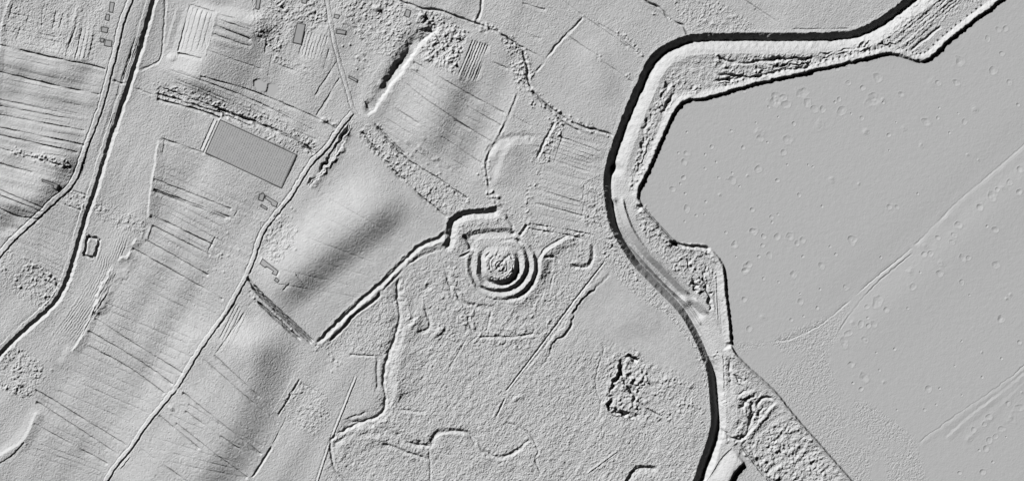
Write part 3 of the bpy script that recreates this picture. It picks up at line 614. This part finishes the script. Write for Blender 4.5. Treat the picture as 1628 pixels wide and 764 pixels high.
streaks('640 440 860 480 1120 620 1110 850 520 850 520 690 600 655 612 590 552 480', -55, .11, 1.3, 83, 9); streaks('540 560 1120 600 1125 850 520 850', 28, .07, 1.4, 84, 9)
streaks('1175 715 1232 640 1262 664 1365 785 1240 785', -40, .5, 2.4, 85, 9); streaks('1480 40 1600 -80 1500 -80 1410 60 1440 88', -38, .35, 1.6, 86, 25)
streaks('20 340 110 315 125 340 100 450 20 400', 18, .13, 1.4, 81); streaks('1040 64 1440 60 1400 84 1040 250 1000 330 975 300', 0, .1, 1.5, 82)
Z_path = stroke('343.5 189 320.5 240', [(-4, 0), (-2.8, -1.0), (-2, -.8), (2, 1.0), (3.0, .1), (5, 0)], jit=.1, taper=3, cls=klass('path', M_ROAD, kind='structure'), cw=(-2.5, 2.8))
# flat ponds
c_pond = klass('pond', M_PLAIN, kind='structure')
for s in ('404 128 409 126 415 126 419 130 424 132 428 135 424 146 416 146 408 143 404 137', '426 134 432 132 438 134 442 139 441 147 436 155 428 151 423 147 425 140'):
    m = poly_mask(s); f = blur(m.astype(np.float32), .8)
    Z[:] = Z*(1-f)+(float(Z[m].mean())-.4)*f
    CLS[m] = c_pond

# ---------------------------------------------------------------- buildings: footprints are levelled before the ground is meshed
BL = [
 ('175 3 183 4.5 180 21 173 19.5', 'narrow grey flat-roofed building, northernmost in the row beside the west road'),
 ('169 22 175.5 23.5 173.5 34 167 32', 'second small grey building in the row beside the west road'),
 ('162 42.5 173 44 171 53 160.5 51', 'square grey building standing alone in the row beside the west road'),
 ('167.5 63 179 65 177.5 75.5 165.5 73', 'larger square grey building at the south end of the west road row'),
 ('160 60.5 166.5 61.5 165 68 159 67', 'tiny annexe-like hut touching the southernmost building of the west road row'),
 ('472 36 486 38.5 479 71 465 68', 'long grey flat-roofed building in the field west of the thin road'),
 ('408 -3 415.5 -3 411.5 16 405.5 14', 'slim grey building at the top edge, among lumpy village ground'),
 ('480 -4 489 -3 487 6.5 479 5', 'small grey building at the top edge, just above the long field building'),
 ('532 22 541 24.5 538 31 530 28.5', 'small grey house just east of the thin road, near the top'),
 ('535.5 46 551 49 549 55.5 542 54.5 534 54', 'low oblong grey house east of the thin road, below the small one'),
 ('645.6 14 654 17 650.5 29 642.5 25.5', 'upright grey house near the head of the sunken track'),
 ('555.5 120 569 126.5 567 131 553.5 124', 'thin slanting grey shed east of the road above the fork'),
 ('69 285 94 293 90.5 301 84 298.5 85.5 295 67.5 289', 'L-shaped grey building in the western field beside the curving road'),
 ('412.6 308 419 306 421 310 417.7 320 410 317.5', 'small upright grey building at the west side of the northern farmstead'),
 ('423 310 442 321.6 439 329.5 431 326 430 321.6 420 315', 'long stepped grey barn of the northern farmstead'),
 ('416 324 425.5 330 423.5 334 413.6 328', 'small slanting grey shed below the stepped barn'),
 ('417.7 410 430.6 420 443.5 430.5 440 438 432.6 434.6 434.7 430.5 424.5 423.7 421 425 413 418.6', 'long zigzag grey building of the southern farmstead'),
 ('440 440 445.5 445 442 449 436 445', 'little square grey hut at the foot of the zigzag building'),
]
GH = '350 189.5 472 245.5 447.6 299.5 326 243'
foot = []
for s, lab in BL+[(GH, None)]:
    p = pts_of(s); g = p+(p-p.mean(0))*(.10 if lab else .012)
    m = poly_mask(g)
    jj, ii = np.nonzero(m)
    A = np.stack([X[ii], Y[jj], np.ones(len(ii))], 1).astype(float)
    co = np.linalg.lstsq(A, Z[jj, ii].astype(float), rcond=None)[0]
    if lab: co = np.array([co[0]*.5, co[1]*.5, 0]); co[2] = float(Z[jj, ii].mean())-co[0]*X[ii].mean()-co[1]*Y[jj].mean()
    f = blur(m.astype(np.float32), .7)
    pl = co[0]*X[None, :]+co[1]*Y[:, None]+co[2]
    Z[:] = Z*(1-f)+(pl-.5)*f
    foot.append((p, co, lab))

# fade to level ground beyond the survey edge
ex = np.clip(np.minimum(np.arange(NX), np.arange(NX)[::-1])/25.0, 0, 1); ey = np.clip(np.minimum(np.arange(NY), np.arange(NY)[::-1])/25.0, 0, 1)
Z *= (ex[None, :]*ey[:, None]).astype(np.float32)

# ================================================================ meshing
col = scene.collection
def tag(o, label=None, cat=None, group=None, kind=None):
    if label: o['label'] = label
    if cat: o['category'] = cat
    if group: o['group'] = group
    if kind: o['kind'] = kind
def mesh_obj(name, V, F, mat, parent=None, loc=(0, 0, 0), smooth=True):
    me = bpy.data.meshes.new(name)
    V = np.asarray(V, np.float32); F = np.asarray(F, np.int32)
    me.vertices.add(len(V)); me.vertices.foreach_set('co', V.ravel())
    me.loops.add(F.size); me.loops.foreach_set('vertex_index', F.ravel())
    me.polygons.add(len(F)); me.polygons.foreach_set('loop_start', np.arange(0, F.size, F.shape[1], dtype=np.int32))
    me.polygons.foreach_set('loop_total', np.full(len(F), F.shape[1], np.int32))
    me.update(calc_edges=True)
    me.polygons.foreach_set('use_smooth', np.full(len(F), False))
    me.materials.append(mat)
    o = bpy.data.objects.new(name, me); col.objects.link(o); o.location = loc
    if parent: o.parent = parent
    return o
gxx, gyy = np.meshgrid(X-W/2, H/2-Y)
VV = np.stack([gxx, gyy, Z], 2).reshape(-1, 3)
idx = np.arange(NY*NX).reshape(NY, NX)
FQ = np.stack([idx[1:, :-1], idx[1:, 1:], idx[:-1, 1:], idx[:-1, :-1]], 2).reshape(-1, 4)
FC = CLS[:-1, :-1].reshape(-1)
# true slope normals of the whole sheet so that pieces meet without a seam
gy_, gx_ = np.gradient(Z)
NN = np.stack([-gx_, gy_, np.ones_like(Z)], 2).reshape(-1, 3); NN /= np.linalg.norm(NN, axis=1)[:, None]
def cut(c, name, mat, parent=None, loc=None):
    f = FQ[FC == c]
    if len(f) == 0: return None
    u, inv = np.unique(f.ravel(), return_inverse=True)
    v = VV[u].copy(); L0 = (0, 0, 0)
    if loc: v -= np.array(loc, np.float32); L0 = loc
    o = mesh_obj(name, v, inv.reshape(-1, 4), mat, parent, L0)
    return o
g = cut(0, 'ground', M_EARTH); tag(g, kind='structure')
# distant level ground all round, joined to the survey edge
x0, x1 = X[0]-W/2, X[-1]-W/2; yb, yt = H/2-Y[-1], H/2-Y[0]; B = 6000
v = [(-B, -B, 0), (B, -B, 0), (B, B, 0), (-B, B, 0), (x0, yb, 0), (x1, yb, 0), (x1, yt, 0), (x0, yt, 0)]
og = mesh_obj('ground', v, [(0, 1, 5, 4), (1, 2, 6, 5), (2, 3, 7, 6), (3, 0, 4, 7)], M_EARTH); tag(og, kind='structure')

mound = bpy.data.objects.new('castle_mound', None); col.objects.link(mound); mound.location = (cxm-W/2, H/2-cym, 0)
tag(mound, 'tall round earth castle mound ringed by concentric ditches and banks', 'mound')
marks = [('the sharp corner of the embankment', 1014, 315), ('the north bend of the embankment', 1093, 158), ('the embankment notch in the north', 1460, 96),
         ('the stepped corner of the embankment', 1137, 405), ('the kink in the embankment above the levee works', 1165, 553),
         ('the tail of the long diagonal ridge', 1240, 541), ('the middle of the long diagonal ridge', 1450, 392), ('the north-east end of the long diagonal ridge', 1610, 244),
         ('the west end of the short lower ridge', 1457, 703), ('the east end of the short lower ridge', 1620, 585)]
dirs = ['east', 'south-east', 'south', 'south-west', 'west', 'north-west', 'north', 'north-east']
used = set()
for c in range(1, len(names)):
    mat, kw = info[names[c]]; nm = names[c].split('#')[0]
    if 'hollow' in kw:
        hx, hy, r = kw['hollow']; loc = (hx-W/2, H/2-hy, 0)
        o = cut(c, 'hollow', mat, loc=loc)
        if o is None: continue
        ms = sorted(marks, key=lambda m: math.hypot(hx-m[1], hy-m[2])); size = 'tiny' if r < 2.8 else 'small' if r < 5 else 'wide' if r < 7.5 else 'very wide'
        for step in (10, 5, 2, 1):
            for m in ms[:2]:
                d = math.hypot(hx-m[1], hy-m[2]); di = dirs[int(((math.degrees(math.atan2(hy-m[2], hx-m[1])) % 360)+22.5)//45) % 8]
                lab = '%s shallow hollow %d m %s of %s' % (size, max(step, round(d/step)*step), di, m[0])
                if lab not in used: break
            if lab not in used: break
        used.add(lab); tag(o, lab, 'hollow', group='shallow hollows scattered over the smooth plain')
    elif kw.get('parent') == 'mound':
        cut(c, nm, mat, mound, loc=None)
        o = bpy.data.objects.get(nm)
        if o: o.matrix_parent_inverse = mound.matrix_world.inverted(); o.matrix_parent_inverse.translation = (-mound.location.x, -mound.location.y, 0)
    else:
        o = cut(c, nm, mat)
        if o: tag(o, kw.get('label'), kw.get('cat') if kw.get('kind') != 'stuff' else None, kind=kw.get('kind'))
        if o and kw.get('kind') == 'stuff': o['category'] = 'rough ground'

# ---------------------------------------------------------------- buildings
def inset(p, d):
    n = len(p); out = []
    area = sum(p[i][0]*p[(i+1) % n][1]-p[(i+1) % n][0]*p[i][1] for i in range(n)); s = 1 if area > 0 else -1
    for i in range(n):
        a, b, c = np.array(p[i-1]), np.array(p[i]), np.array(p[(i+1) % n])
        e1 = (b-a)/np.hypot(*(b-a)); e2 = (c-b)/np.hypot(*(c-b))
        n1 = s*np.array([-e1[1], e1[0]]); n2 = s*np.array([-e2[1], e2[0]])
        m = n1+n2; m = m/max(np.dot(m, n1), .35)
        out.append(b+m*d)
    return np.array(out)
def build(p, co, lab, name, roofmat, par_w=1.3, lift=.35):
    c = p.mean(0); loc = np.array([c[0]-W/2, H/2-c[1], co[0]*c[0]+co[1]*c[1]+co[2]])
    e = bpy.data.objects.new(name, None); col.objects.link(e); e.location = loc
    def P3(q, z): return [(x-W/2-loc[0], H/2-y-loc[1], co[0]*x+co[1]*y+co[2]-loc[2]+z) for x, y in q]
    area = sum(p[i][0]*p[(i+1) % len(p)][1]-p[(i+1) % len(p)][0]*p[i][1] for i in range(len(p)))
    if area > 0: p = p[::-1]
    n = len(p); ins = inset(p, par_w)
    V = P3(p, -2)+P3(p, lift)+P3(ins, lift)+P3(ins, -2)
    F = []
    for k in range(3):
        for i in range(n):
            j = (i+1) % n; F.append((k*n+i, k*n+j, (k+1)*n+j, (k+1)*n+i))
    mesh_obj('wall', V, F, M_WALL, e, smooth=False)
    me = bpy.data.meshes.new('roof'); r3 = P3(ins, lift-.15)+P3(ins, -1)
    me.from_pydata(r3, [], [tuple(range(n))]+[(i, n+i, n+(i+1) % n, (i+1) % n) for i in range(n)]); me.materials.append(roofmat)
    ro = bpy.data.objects.new('roof', me); col.objects.link(ro); ro.parent = e
    return e, ins, loc, co
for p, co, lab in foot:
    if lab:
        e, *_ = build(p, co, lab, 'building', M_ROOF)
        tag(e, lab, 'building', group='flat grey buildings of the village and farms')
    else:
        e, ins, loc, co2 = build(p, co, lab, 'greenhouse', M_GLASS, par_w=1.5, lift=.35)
        tag(e, 'very large slanted rectangular greenhouse with a fine gridded roof', 'greenhouse')
        # the fine grid of the roof: small raised bays in one mesh
        u = (p[1]-p[0]); v_ = (p[3]-p[0]); nu, nv = 34, 15
        V, F = [], []
        def at(a, b, z):
            x, y = p[0]+u*a+v_*b
            return (x-W/2-loc[0], H/2-y-loc[1], co[0]*x+co[1]*y+co[2]-loc[2]+z)
        for i in range(nu):
            for j in range(nv):
                a0, a1 = .015+.97*(i+.08)/nu, .015+.97*(i+.92)/nu; b0, b1 = .03+.94*(j+.08)/nv, .03+.94*(j+.92)/nv
                k = len(V); zz = .3+.2*rng.random()
                V += [at(a0, b0, .15), at(a1, b0, .15), at(a1, b1, .15), at(a0, b1, .15), at(a0+.002, b0+.004, zz), at(a1-.002, b0+.004, zz), at(a1-.002, b1-.004, zz), at(a0+.002, b1-.004, zz)]
                F += [(k+4, k+7, k+6, k+5), (k, k+4, k+5, k+1), (k+1, k+5, k+6, k+2), (k+2, k+6, k+7, k+3), (k+3, k+7, k+4, k)]
        mesh_obj('roof_bays', V, F, M_GLASS, e, smooth=False)
print('objects', len(bpy.data.objects), 'hollows', len(hollows))
